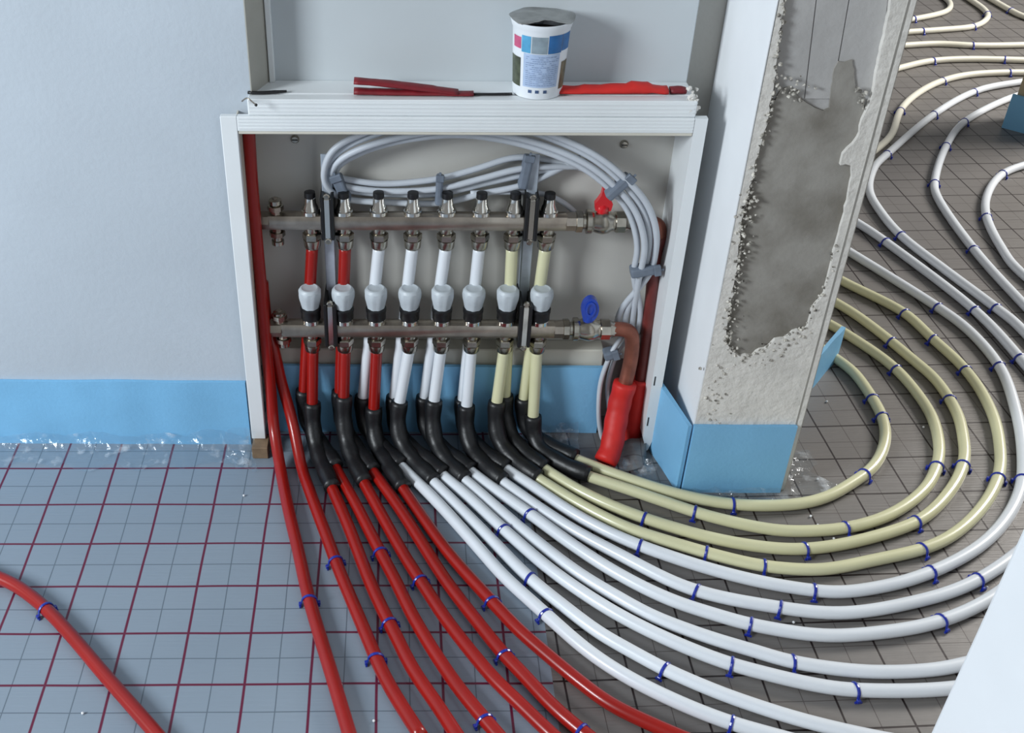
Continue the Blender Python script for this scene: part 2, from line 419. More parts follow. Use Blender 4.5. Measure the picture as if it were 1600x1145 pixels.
for px, py in edge:
    u, v = pw(px + rnd.uniform(-4, 5), py)
    s = rnd.uniform(0.0012, 0.0036)
    r = bmesh.ops.create_icosphere(bm, subdivisions=1, radius=s, matrix=Matrix.Translation((u, PY0 + rnd.uniform(-0.001, 0.004), v)))
    for vv in r['verts']: vv.co += Vector((rnd.uniform(-1, 1), rnd.uniform(-1, 1), rnd.uniform(-1, 1))) * s * 0.35
tag(build('mortar_crumbs', bm, M_CRUMB, pil), kind='stuff')

# far pillar by the right edge of the frame
c0, c1 = G(1571, 200), G(1660, 226)
dv = Vector((c0.x, c0.y + CAM_D, 0)).normalized()
dv = Matrix.Rotation(math.radians(-6), 3, 'Z') @ dv
bm = bmesh.new()
q = [c0 + dv * 0.012, c1 + dv * 0.012, c1 + dv * 0.10, c0 + dv * 0.10]
prism(bm, [(p.x, p.y) for p in q], 0.0, 2.6)
fp = tag(build('pillar', bm, mat('sand_plaster', srgb(186, 172, 142), 0.85, var=0.15, scale=12)), kind='structure')

# ------------------------------------------------------------------ blue edge foam strips and clear film skirts
def ribbon_wall(bm, base, top_z, th, wave=0.002, z0=0.0, seed=0, step=0.02):
    """upright strip following the base polyline (x, y); thickness to the left of travel"""
    pts = resample([Vector((x, y, 0)) for x, y in base], step)
    n = len(pts); fr = []
    zs = top_z if callable(top_z) else (lambda t: top_z)
    for i, p in enumerate(pts):
        t = (pts[min(i + 1, n - 1)] - pts[max(i - 1, 0)]).normalized(); nn = Vector((t.y, -t.x, 0))
        w = noise.noise(Vector((i * 0.35, seed * 3.1, 0))) * wave
        zt = zs(i / (n - 1)) + noise.noise(Vector((i * 0.2, seed * 7.7, 5))) * wave
        fr.append([bm.verts.new((p + nn * d) + Vector((0, 0, z))) for d, z in ((th + w, z0), (th + w * 1.5, (z0 + zt) / 2), (th + w, zt), (0, zt), (0, z0))])
    for a, b in zip(fr, fr[1:]):
        for k in range(5):
            q = (k + 1) % 5; bm.faces.new((a[k], a[q], b[q], b[k]))
    bm.faces.new(fr[0][::-1]); bm.faces.new(fr[-1])
FOAM_Z = W(200, 597, -0.008).z
def foam(base, top, label, seed, **k):
    bm = bmesh.new(); ribbon_wall(bm, base, top, 0.008, seed=seed, **k)
    return tag(build('edge_foam_strip', bm, M_BLUEF, auto=40), label, 'foam strip')
foam([(-3.1, -0.0005), (-0.30, -0.0005)], FOAM_Z, 'blue foam edge strip along the foot of the left wall', 1)
foam([(-0.262, 0.040), (W(942, 600, 0.03).x, 0.040)], W(700, 573, 0.032).z, 'blue foam edge strip behind the pipes under the manifolds', 2)
foam([(0.43, 0.1045), (0.5065, 0.1045)], FOAM_Z, 'shaded blue foam edge strip in the gap between cabinet and pillar', 3, wave=0.0)
cl, cr = W(1085, 667, PY0 - 0.008), W(1245, 667, PY0 - 0.008)
foam([(0.476, -0.01), (cl.x - 0.003, PY0 - 0.004)], cl.z, 'brightly lit blue foam flap on the left side of the pillar foot', 4)
foam([(cl.x, PY0 - 0.0005), (cr.x + 0.002, PY0 - 0.0005)], lambda t: cl.z + (cr.z - cl.z) * t, 'blue foam edge strip across the front of the pillar foot', 5)
e0, e1 = G(1262, 607), G(1301, 560)
foam([(PX1 + 0.003, 0.03), (e0.x, e0.y), (e1.x, e1.y)], 0.085, 'short blue foam strip flaring out behind the right side of the pillar', 6)
foam([((c0 + dv * 0.0115).x - 0.012, (c0 + dv * 0.0115).y), ((c1 + dv * 0.0115).x, (c1 + dv * 0.0115).y)], W(1584, 148, c0.y).z, 'blue foam edge strip around the foot of the far pillar', 7)

def film(profile_pts, ys, seed, amp, label):
    """crumpled film: rows across (profile) x columns along"""
    bm = bmesh.new(); rows = []
    for i, P in enumerate(profile_pts):
        row = []
        for j, p in enumerate(P):
            q = p.copy() + Vector((noise.noise(p * 55 + Vector((seed, 0, 0))), noise.noise(p * 55 + Vector((0, seed, 3))), 0)) * amp
            q.z = max(0.003, q.z + abs(noise.noise(p * 45 + Vector((9, seed, 0)))) * amp * 1.3)
            row.append(bm.verts.new(q))
        rows.append(row)
    for a, b in zip(rows, rows[1:]):
        for k in range(len(a) - 1): bm.faces.new((a[k], a[k + 1], b[k + 1], b[k]))
    o = build('clear_film_skirt', bm, M_FILM)
    return tag(o, label, 'plastic film')
def skirt(base, out_dir, h, reach, seed, amp, label, lean=0.004):
    pts = resample([Vector((x, y, 0)) for x, y in base], 0.008); od = Vector(out_dir).normalized(); prof = []
    for i, p in enumerate(pts):
        e = 0.65 + 0.7 * abs(noise.noise(Vector((i * 0.09, seed, 1)))) 
        hh = h * (0.55 + 0.9 * abs(noise.noise(Vector((i * 0.07, seed, 4)))))
        prof.append([p + od * (0.0025 + lean) + Vector((0, 0, hh)), p + od * (lean + 0.004) + Vector((0, 0, hh * 0.55)), p + od * (lean + 0.009) + Vector((0, 0, 0.012)),
                     p + od * (lean + 0.02) + Vector((0, 0, 0.005)), p + od * (lean + reach * e * 0.55) + Vector((0, 0, 0.004)), p + od * (lean + reach * e) + Vector((0, 0, 0.003))])
    return film(prof, None, seed, amp, label)
skirt([(-1.0, -0.009), (-0.30, -0.009)], (0, -1, 0), 0.04, 0.085, 3, 0.0042, 'crumpled clear plastic film at the foot of the left blue strip')
skirt([(0.16, 0.028), (0.335, 0.028)], (0, -1, 0), 0.045, 0.06, 5, 0.006, 'crumpled clear film on the floor beside the red insulated pipe')
skirt([(cl.x - 0.03, PY0 - 0.006), (cr.x + 0.01, PY0 - 0.009)], (0, -1, 0), 0.022, 0.045, 8, 0.007, 'crumpled clear film along the front of the pillar foot')
skirt([(cr.x + 0.006, PY0 - 0.03), (cr.x + 0.02, PY0 + 0.12)], (1, -0.2, 0), 0.04, 0.09, 9, 0.007, 'crumpled clear film spreading right of the pillar foot')
skirt([(0.40, -0.04), (0.475, -0.075)], (-0.3, -1, 0), 0.028, 0.05, 12, 0.008, 'small tuft of clear film under the right leg of the cabinet frame')
skirt([(-0.345, -0.02), (-0.285, -0.026)], (0.1, -1, 0), 0.09, 0.06, 14, 0.010, 'clump of clear film hanging by the left leg of the cabinet frame', lean=0.01)

# ------------------------------------------------------------------ cabinet
FY = -0.025
XO0, XO1, XI0, XI1 = -0.2945, 0.4715, -0.268, 0.4515
ZT, ZI = W(342, 182, FY).z, W(700, 207, FY).z
BY = 0.082
cab = thing('manifold_cabinet', 'open white metal manifold cabinet set into the wall', 'cabinet')
build('frame_side', boxm(XO0, XI0, FY, FY + 0.012, 0.027, ZT, 0.0012), M_FRAME, cab)
bm = bmesh.new()
plate_poly(bm, [(XI1, ZT), (XI1, 0.034), (XI1 + 0.0105, 0.002), (XI1 + 0.0135, 0.004), (XO1, 0.030), (XO1, ZT)], [], lambda u, v, d: Vector((u, d, v)), FY, FY + 0.012)
build('frame_side', bm, M_FRAME, cab)
ft = build('frame_top', boxm(XI0, XI1, FY, FY + 0.012, ZI, ZT, 0.0012), M_FRAME, cab)
bm = bmesh.new()
for k in range(4):
    z = ZI + (ZT - ZI) * (0.18 + 0.22 * k)
    box(bm, XI0 + 0.002, XI1 - 0.002, FY - 0.0012, FY + 0.001, z, z + 0.0018)
build('groove_rib', bm, M_FRAME, ft)
build('frame_lip', boxm(XI0 + 0.0005, XI1 - 0.0005, FY + 0.001, FY + 0.016, ZI - 0.005, ZI - 0.0002, 0.001), M_CREAM, cab)
sd = build('side_panel', boxm(XI0 - 0.002, XI0, FY + 0.012, BY, 0.04, ZT), M_CREAM, cab)  # left inner side lies in shade; that darker tone is put into the paint
for z in (0.075, 0.16):
    build('slot', boxm(XI0 - 0.0012, XI0 + 0.0008, FY + 0.02, FY + 0.026, z, z + 0.022), M_BLACK, sd)
build('side_panel', boxm(XI1, XI1 + 0.002, FY + 0.012, BY, 0.034, ZT), M_FRAME, cab)
build('top_panel', boxm(XI0 - 0.002, XI1 + 0.002, FY + 0.012, BY, ZT - 0.012, ZT - 0.010), M_BACK, cab)
zb = W(700, 575, 0.047).z
bp_ = build('back_panel', boxm(XI0 - 0.002, XI1 + 0.002, BY, BY + 0.003, zb, ZT), M_BACK, cab)
build('bottom_lip', boxm(XI0, W(938, 560, BY - 0.01).x, 0.047, BY - 0.0005, zb, W(700, 546, 0.047).z, 0.002), M_CREAM, cab)
for px, py in ((461, 217), (975, 225)):
    p = W(px, py, BY)
    bm = bmesh.new()
    lathe(bm, [(0.0075, 0), (0.0075, 0.002), (0.0055, 0.0045), (0.0, 0.005)], 14, Matrix.Translation(p) @ Matrix.Rotation(math.pi / 2, 4, 'X'))
    s = build('screw', bm, M_STEEL, cab, auto=40)
    build('screw_slot', boxm(p.x - 0.005, p.x + 0.005, p.y - 0.0058, p.y - 0.004, p.z - 0.0007, p.z + 0.0007), M_BLACK, s)
# door hinge slots on the right leg
fr = [o for o in cab.children if o.name.startswith('frame_side')][-1]
for py in (602, 665):
    p = W(1012 if py < 640 else 1006, py, FY)
    build('slot', boxm(XI1 + 0.0035, XI1 + 0.0055, FY - 0.0006, FY + 0.002, p.z, p.z + 0.02), M_BLACK, fr)

# ledge on top of the cabinet
ledge = thing('cabinet_ledge', 'white ribbed ledge above the cabinet, carrying the yoghurt cup', 'ledge')
build('front_rail', boxm(-0.250, 0.452, FY + 0.004, 0.0015, ZT + 0.0002, LEDGE_Z, 0.0015), M_FRAME, ledge)
build('ledge_board', boxm(-0.250, 0.452, 0.0055, 0.062, ZT + 0.0002, LEDGE_Z, 0.0010), M_FRAME, ledge)
bm = bmesh.new()
for k in range(3):
    z = ZT + (LEDGE_Z - ZT) * (0.25 + 0.25 * k); box(bm, -0.248, 0.448, FY + 0.0028, FY + 0.005, z, z + 0.0015)
build('front_rib', bm, M_FRAME, ledge)
# broken plaster at the right corner of the ledge
bm = bmesh.new(); rnd = random.Random(3)
for _ in range(60):
    p = W(1083 + rnd.gauss(0, 4), 166 + rnd.gauss(0, 12), FY + 0.007)
    s = rnd.uniform(0.0018, 0.0046)
    r = bmesh.ops.create_icosphere(bm, subdivisions=1, radius=s, matrix=Matrix.Translation(p + Vector((0, rnd.uniform(0, 0.01), 0))))
    for v in r['verts']: v.co += Vector((rnd.uniform(-1, 1), rnd.uniform(-1, 1), rnd.uniform(-1, 1))) * s * 0.3
tag(build('broken_plaster', bm, M_PLAST, ledge), kind='stuff')
# bent nail by the left end of the ledge
nl = [W(378, 158, FY - 0.004), W(386, 153, FY - 0.012), W(393, 158, FY - 0.016), W(400, 164, FY - 0.014)]
bm = tubem(catmull(nl, 0.002, 1), 0.0012, 6)
nail = tag(build('bent_nail', bm, M_BAR, smooth=True), 'bent nail at the left end of the ledge', 'nail')
bm = bmesh.new(); r = bmesh.ops.create_icosphere(bm, subdivisions=1, radius=0.0028, matrix=Matrix.Translation(nl[-1]))
build('nail_head', bm, M_BLACK, nail)

# wooden packing block under the left leg
p = G(413, 722); 
wbk = boxm(-0.292, -0.262, -0.052, -0.012, 0.0005, 0.0265, 0.001)
tag(build('wood_block', wbk, M_WOOD), 'small brown wooden block under the left leg of the cabinet frame', 'block')

# curled flap of foil under the right leg of the frame
bm = bmesh.new(); rows = []
for i in range(9):
    u = i / 8; row = []
    for j in range(7):
        v = j / 6
        p = G(948 + 62 * u, 738 - 6 * u, 0.004).lerp(G(962 + 46 * u, 700 - 4 * u, 0.004), v)
        row.append(bm.verts.new(p + Vector((0, 0, 0.026 * v * v * (0.4 + 0.6 * u) + 0.003 * math.sin(u * 9 + v * 4)))))
    rows.append(row)
for a, b in zip(rows, rows[1:]):
    for k in range(6): bm.faces.new((a[k], a[k + 1], b[k + 1], b[k]))
fl_ = tag(build('foil_flap', bm, M_FOIL_R, smooth=True), 'curled grey flap of grid foil under the right leg of the cabinet frame', 'foil')
fl_.modifiers.new('thickness', 'SOLIDIFY').thickness = 0.0012

# ------------------------------------------------------------------ manifolds
UY, LY = 0.040, 0.014
UPX = [486, 538, 592, 645, 698, 751, 803, 856]
LPX = [487, 538, 588, 640, 690, 738, 790, 842]
ZU = W(680, 345, UY).z
ZL = W(680, 513, LY).z
UX = [W(px, 345, UY).x for px in UPX]
LX = [W(px, 513, LY).x for px in LPX]
def hexnut(bm, r, z0, z1, x, y, n=6):
    lathe(bm, [(r * 0.9, z0), (r, z0 + 0.0015), (r, z1 - 0.0015), (r * 0.9, z1)], n, Matrix.Translation((x, y, 0)))
def lx(bm, prof, x, y, z, n=20):                # lathe about an axis along +x
    lathe(bm, prof, n, Matrix.Translation((x, y, z)) @ Matrix.Rotation(math.pi / 2, 4, 'Y'))

def bar_mesh(x0, x1, y, z):
    bm = bmesh.new()
    box(bm, x0, x1, y - 0.014, y + 0.014, z - 0.0155, z + 0.0155, 0.0095, 2)
    for xs in (x0, x1):                          # collars at both ends
        lx(bm, [(0.012, -0.012), (0.017, -0.010), (0.017, 0.010), (0.012, 0.012)], xs, y, z, 8)
    return bm
def ball_valve(parent, x0, y, z, mhandle, wing):
    bm = bmesh.new()
    lx(bm, [(0.014, 0), (0.0195, 0.002), (0.0195, 0.012), (0.014, 0.014)], x0, y, z, 8)
    lx(bm, [(0.0135, 0.014), (0.0135, 0.018), (0.0215, 0.020), (0.0215, 0.028), (0.018, 0.032), (0.0205, 0.040), (0.0225, 0.048), (0.0205, 0.058), (0.0165, 0.064), (0.0165, 0.068)], x0, y, z, 20)
    lx(bm, [(0.0165, 0.068), (0.0195, 0.070), (0.0195, 0.086), (0.016, 0.090), (0.013, 0.098)], x0, y, z, 8)
    lathe(bm, [(0.0085, 0.014), (0.0085, 0.030), (0.006, 0.034)], 14, Matrix.Translation((x0 + 0.046, y, z)))
    v = build('ball_valve', bm, M_STEEL, parent, auto=35)
    bm = bmesh.new()
    cx = x0 + 0.046
    if wing == 'red':                            # butterfly handle seen end-on with a pointed top
        outl = [(-0.0135, 0.024), (-0.015, 0.036), (-0.010, 0.044), (-0.006, 0.052), (-0.0045, 0.064), (0.0, 0.068), (0.0045, 0.064), (0.006, 0.052), (0.011, 0.044), (0.0155, 0.036), (0.0135, 0.024), (0.005, 0.020), (-0.005, 0.020)]
        plate_poly(bm, outl, [], lambda u, w, d: Vector((cx + u, y + d, z + w)), -0.006, 0.006)
        lathe(bm, [(0.0095, 0.018), (0.0105, 0.022), (0.0105, 0.030), (0.006, 0.034)], 14, Matrix.Translation((cx, y, z)))
    else:                                        # blue handle, an upright rounded loop
        outl = [(0.0155 * math.cos(a) , 0.045 + 0.025 * math.sin(a)) for a in [2 * math.pi * k / 20 for k in range(20)]]
        plate_poly(bm, outl, [], lambda u, w, d: Vector((cx + u, y + d - 0.002, z + w)), -0.007, 0.007)
        inn = [(0.0095 * math.cos(a), 0.048 + 0.016 * math.sin(a)) for a in [2 * math.pi * k / 14 for k in range(14)]]
        plate_poly(bm, inn, [(lambda: [(u * 0.6, 0.048 + (w - 0.048) * 0.7) for u, w in inn])()], lambda u, w, d: Vector((cx + u, y + d - 0.002, z + w)), -0.0095, -0.0065)
        lathe(bm, [(0.0095, 0.018), (0.0105, 0.022), (0.0105, 0.034), (0.006, 0.036)], 14, Matrix.Translation((cx, y, z)))
    bmesh.ops.bevel(bm, geom=[e for e in bm.edges if len(e.link_faces) == 2 and e.calc_face_angle(0) > 1.0], offset=0.0015, segments=1, affect='EDGES')
    build('handle', bm, mhandle, v, auto=40)
    return v

up = thing('return_manifold', 'nickel manifold bar with eight black-topped valves, upper of the two', 'manifold')
ux0, ux1 = W(412, 345, UY).x, W(893, 345, UY).x
build('bar', bar_mesh(ux0, ux1, UY, ZU), M_BAR, up, auto=35)
build('end_plug', (lambda b: (lx(b, [(0.010, -0.026), (0.010, -0.014), (0.013, -0.012), (0.013, -0.010)], ux0, UY, ZU, 8), b)[1])(bmesh.new()), M_BAR, up)
for i, x in enumerate(UX):
    bm = bmesh.new()
    hexnut(bm, 0.0165, ZU + 0.013, ZU + 0.022, x, UY, 12)
    lathe(bm, [(0.0140, ZU + 0.022), (0.0130, ZU + 0.028), (0.0105, ZU + 0.033), (0.0098, ZU + 0.044), (0.007, ZU + 0.046)], 16, Matrix.Translation((x, UY, 0)))
    v = build('valve_spindle', bm, M_CHROME, up, auto=35)
    bm = bmesh.new(); lathe(bm, [(0.0092, ZU + 0.043), (0.0098, ZU + 0.045), (0.0094, ZU + 0.054), (0.0, ZU + 0.056)], 14, Matrix.Translation((x, UY, 0)))
    build('cap', bm, M_BLACK, v, auto=35)
    bm = bmesh.new()
    lathe(bm, [(0.0105, ZU - 0.024), (0.0125, ZU - 0.021), (0.0125, ZU - 0.012)], 16, Matrix.Translation((x, UY, 0)))
    hexnut(bm, 0.0165, ZU - 0.036, ZU - 0.023, x, UY, 6)
    lathe(bm, [(0.0125, ZU - 0.053), (0.0145, ZU - 0.050), (0.0155, ZU - 0.036)], 16, Matrix.Translation((x, UY, 0)))
    build('compression_nut', bm, M_STEEL, up, auto=35)
def drain(parent, px, y, z, dirn, L=0.034):
    x = W(px, 345 if z == ZU else 513, y).x
    M = Matrix.Translation((x, y, z)) @ (Matrix() if dirn > 0 else Matrix.Rotation(math.pi, 4, 'X'))
    bm = bmesh.new()
    lathe(bm, [(0.010, 0.012), (0.010, 0.020), (0.014, 0.021), (0.014, 0.029), (0.011, 0.030)], 8, M)
    lathe(bm, [(0.0085, 0.029), (0.0085, L), (0.011, L + 0.001), (0.011, L + 0.008), (0.0075, L + 0.010)], 14, M)
    d = build('drain_cock', bm, M_STEEL, parent, auto=35)
    bm = bmesh.new(); lathe(bm, [(0.0045, L + 0.009), (0.0045, L + 0.012), (0.0, L + 0.0125)], 10, M)
    build('drain_plug', bm, M_BAR, d)
drain(up, 432, UY, ZU, 1, 0.031)
drain(up, 432, UY, ZU, -1, 0.038)
ball_valve(up, W(898, 345, UY).x, UY, ZU, M_REDH, 'red')
# outlet elbow to the brown riser
RIX = W(1024, 420, 0.045).x
oe = [Vector((W(975, 345, UY).x, UY, ZU)), Vector((RIX - 0.03, UY, ZU)), Vector((RIX - 0.008, UY + 0.001, ZU - 0.006)), Vector((RIX, UY + 0.002, ZU - 0.03))]
build('outlet_elbow', tubem(catmull(oe, 0.004, 1), 0.0115, 12), M_COPPER, up, smooth=True)

lo = thing('supply_manifold', 'nickel manifold bar with eight grey-white actuator knobs, lower of the two', 'manifold')
lx0, lx1 = W(432, 513, LY).x, W(874, 513, LY).x
build('bar', bar_mesh(lx0, lx1, LY, ZL), M_BAR, lo, auto=35)
for i, x in enumerate(LX):
    bm = bmesh.new()
    hexnut(bm, 0.0165, ZL + 0.012, ZL + 0.022, x, LY, 12)
    build('valve_seat', bm, M_CHROME, lo, auto=35)
    bm = bmesh.new()
    lathe(bm, [(0.0155, ZL + 0.021), (0.0175, ZL + 0.023), (0.0175, ZL + 0.036), (0.0185, ZL + 0.038), (0.0185, ZL + 0.044), (0.015, ZL + 0.046)], 24, Matrix.Translation((x, LY, 0)))
    build('collar', bm, M_BLACK, lo, auto=35)
    # knob: ribbed cap that widens upwards, domed top
    bm = bmesh.new(); M = Matrix.Translation((x, LY, 0)) @ Matrix.Rotation(i * 0.37, 4, 'Z')
    n = 32; rings = []
    for r, h in ((0.0150, 0.044), (0.0162, 0.048), (0.0178, 0.056), (0.0203, 0.067), (0.0208, 0.074), (0.0200, 0.080), (0.0170, 0.0845), (0.0145, 0.0855), (0.0125, 0.0845), (0.006, 0.0845)):
        rib = 1 if 0.047 < h < 0.078 else 0
        rings.append([bm.verts.new(M @ Vector(((r - 0.0011 * rib * (k % 4 < 2)) * math.cos(2 * math.pi * k / n), (r - 0.0011 * rib * (k % 4 < 2)) * math.sin(2 * math.pi * k / n), ZL + h))) for k in range(n)])
    for a, b in zip(rings, rings[1:]):
        for k in range(n): bm.faces.new((a[k], a[(k + 1) % n], b[(k + 1) % n], b[k]))
    bm.faces.new(rings[0][::-1]); bm.faces.new(rings[-1])
    build('knob', bm, M_KNOB, lo, auto=30)
    bm = bmesh.new()
    lathe(bm, [(0.0105, ZL - 0.022), (0.0125, ZL - 0.019), (0.0125, ZL - 0.012)], 16, Matrix.Translation((x, LY, 0)))
    hexnut(bm, 0.0165, ZL - 0.034, ZL - 0.021, x, LY, 6)
    lathe(bm, [(0.0125, ZL - 0.049), (0.0145, ZL - 0.046), (0.0150, ZL - 0.034)], 16, Matrix.Translation((x, LY, 0)))
    build('compression_nut', bm, M_STEEL, lo, auto=35)
drain(lo, 438, LY, ZL, 1, 0.026)
drain(lo, 442, LY, ZL, -1, 0.030)
ball_valve(lo, W(878, 513, LY).x, LY, ZL, M_BLUEH, 'blue')
IYB = 0.012
el = [Vector((W(955, 516, LY).x, LY, ZL)), Vector((W(972, 516, LY).x, LY, ZL)), W(985, 520, LY), W(988, 540, LY), W(984, 570, LY - 0.002), W(975, 606, LY - 0.01)]
build('outlet_elbow', tubem(catmull(el, 0.004, 2), 0.0135, 14), M_COPPER, lo, smooth=True)

# mounting brackets holding both bars
def bracket(px_u, px_l, label):
    t = thing('manifold_bracket', label, 'bracket', group='manifold brackets')
    xu, xl = W(px_u, 345, UY).x, W(px_l, 500, LY).x
    x = (xu + xl) / 2
    bm = bmesh.new()
    box(bm, x - 0.009, x + 0.009, BY - 0.034, BY - 0.030, ZL - 0.05, W(px_u, 232, BY - 0.01).z, 0.001)
    box(bm, x - 0.009, x - 0.007, BY - 0.031, BY - 0.001, ZL - 0.05, ZU + 0.06); box(bm, x + 0.007, x + 0.009, BY - 0.031, BY - 0.001, ZL - 0.05, ZU + 0.06)
    build('strut', bm, M_GALV, t)
    for (yy, zz, hi, lo_) in ((UY, ZU, 0.052, 0.030), (LY, ZL, 0.060, 0.030)):
        bm = bmesh.new()
        for s in (-1, 1):
            xs = x + s * 0.0085
            box(bm, xs - 0.003, xs + 0.003, yy - 0.0185, BY - 0.006, zz - lo_, zz + hi, 0.0015)
        build('clamp', bm, M_BLACK, t)
        bm = bmesh.new()
        box(bm, x - 0.0052, x + 0.0052, yy - 0.0175, yy - 0.0145, zz - lo_ + 0.003, zz + hi - 0.004, 0.001)
        build('clamp_strap', bm, M_CHROME, t)
        bm = bmesh.new()
        for zz2 in (zz - lo_ - 0.003, zz + hi):
            lathe(bm, [(0.006, 0), (0.006, 0.004), (0.004, 0.005)], 8, Matrix.Translation((x, yy - 0.012, zz2)) @ Matrix.Rotation(math.pi / 2, 4, 'X'))
        build('clamp_bolt', bm, M_STEEL, t)
bracket(513, 517, 'black clamped bracket between the first and second valves, left of the two')
bracket(829, 819, 'black clamped bracket between the seventh and eighth valves, right of the two')

# ------------------------------------------------------------------ heating pipes
PR, SR = 0.0108, 0.0160
ALL_PIPES = []                                   # (points, short description, length) for the clips
def floor_pts(px):
    P = [G(x, y, PR + 0.0005) for x, y in px]
    if 1260 <= px[-1][0] <= 1300 and px[-1][1] < 560:      # runs on behind the wall
        P.append(P[-1] + (P[-1] - P[-2]).normalized() * 0.55)
    if 1320 <= px[0][0] <= 1385 and px[0][1] < 270:
        P.insert(0, P[0] + (P[0] - P[1]).normalized() * 0.6)
    return P
def hermite(p0, m0, p1, m1, n=16):
    out = []
    for k in range(n):
        t = k / n
        out.append(p0 * (2 * t ** 3 - 3 * t * t + 1) + m0 * (t ** 3 - 2 * t * t + t) + p1 * (-2 * t ** 3 + 3 * t * t) + m1 * (t ** 3 - t * t))
    return out
def port_pipe(port, stub_px, stub_Y, floor_px, m, label, short, dark=False):
    """port: 3D point under the nut; stub_px: where the pipe enters its black sleeve; floor_px: path along the floor"""
    t = thing('heating_pipe', label, 'pipe')
    s = W(stub_px[0], stub_px[1], stub_Y)
    fl = catmull(floor_pts(floor_px), 0.012, 4)
    d = (fl[2] - fl[0]).normalized()
    f0 = fl[0] + Vector((0, 0, SR - PR))
    dist = (f0 - s).length
    drop = (s - port).normalized()
    head = resample([port, port.lerp(s, 0.33) + Vector((0, 0.0, 0)), port.lerp(s, 0.66), s], 0.012)
    def curve(a):
        h = hermite(a, drop * dist * 1.75, f0, d * dist * 1.45, 20)
        return [Vector((p.x, p.y, max(p.z, SR + 0.0004))) for p in h]
    bend = curve(s)
    pts = resample(head[:-1] + bend + fl, 0.011, 1)
    build('tube', tubem(pts, PR, 12), m, t, smooth=True)
    sl = resample(curve(s - drop * 0.004) + [f0 + d * 0.006], 0.007, 1)
    wob = [SR * (1 + 0.05 * math.sin(i * 0.9)) for i in range(len(sl))]
    build('foam_sleeve', tubem(sl, wob, 14), M_FOAMBLK, t, smooth=True)
    ALL_PIPES.append((fl, short, t))
    return t
def floor_pipe(path3, m, label, short, clip_from=0):
    t = thing('heating_pipe', label, 'pipe')
    build('tube', tubem(path3, PR, 12), m, t, smooth=True)
    ALL_PIPES.append((path3, short, t))
    return t
LS = [(488, 632), (537, 622), (584, 640), (624, 630), (678, 628), (729, 636), (776, 630), (833, 652)]
US = [(475, 612), (531, 614), (567, 622), (616, 622), (663, 622), (723, 626), (789, 620), (818, 624)]
lower = [
 ('red', [(518, 761), (544, 821), (562, 868), (578, 909), (598, 953), (619, 994), (645, 1046), (683, 1101), (712, 1146), (735, 1180)], 'red pipe from the first lower port, third red pipe from the left'),
 ('red', [(568, 753), (598, 808), (627, 860), (645, 889), (670, 927), (697, 968), (735, 1017), (773, 1062), (810, 1097), (856, 1142), (890, 1172)], 'red pipe from the second lower port, fifth red pipe from the left'),
 ('red', [(628, 761), (660, 808), (692, 853), (722, 889), (755, 925), (780, 952), (810, 984), (840, 1010), (880, 1044), (920, 1076), (960, 1104), (1042, 1142), (1100, 1166)], 'red pipe from the third lower port, rightmost red pipe'),
 ('white', [(675, 751), (716, 791), (757, 832), (790, 866), (827, 903), (885, 950), (937, 989), (990, 1019), (1042, 1047), (1121, 1081), (1180, 1102), (1250, 1124), (1350, 1148), (1450, 1165), (1560, 1172)], 'white pipe from the fourth lower port, second white pipe counted from the red pipes'),
 ('white', [(724, 748), (766, 784), (799, 813), (849, 854), (906, 897), (964, 932), (1016, 961), (1069, 982), (1121, 1000), (1180, 1017), (1242, 1035), (1350, 1049), (1450, 1047), (1510, 1036), (1620, 1002), (1745, 915), (1800, 790), (1740, 620), (1600, 476), (1523, 391), (1468, 314), (1461, 280), (1479, 227), (1510, 188), (1579, 153), (1650, 135), (1750, 120)], 'white pipe from the fifth lower port, fourth white pipe counted from the red pipes'),
 ('white', [(783, 751), (816, 775), (860, 805), (903, 832), (969, 867), (1042, 905), (1095, 925), (1180, 943), (1310, 958), (1430, 940), (1520, 910), (1600, 855), (1655, 790), (1675, 710), (1655, 640), (1600, 567), (1518, 480), (1387, 380), (1341, 349), (1290, 318)], 'white pipe from the sixth lower port, sixth white pipe counted from the red pipes'),
 ('cream', [(838, 746), (903, 786), (969, 820), (1019, 838), (1069, 853), (1110, 865), (1180, 882), (1240, 889), (1293, 889), (1360, 876), (1450, 855), (1502, 826), (1541, 784), (1561, 742), (1563, 704), (1554, 655), (1530, 606), (1499, 567), (1457, 529), (1409, 486), (1318, 440), (1270, 412)], 'cream pipe from the seventh lower port, outermost of the four cream loops'),
 ('cream', [(916, 743), (969, 760), (1019, 777), (1069, 794), (1110, 807), (1180, 823), (1240, 830), (1327, 824), (1397, 801), (1446, 763), (1465, 725), (1467, 690), (1453, 644), (1415, 592), (1380, 560), (1334, 529), (1310, 514), (1270, 492)], 'cream pipe from the eighth lower port, second smallest of the four cream loops'),
]
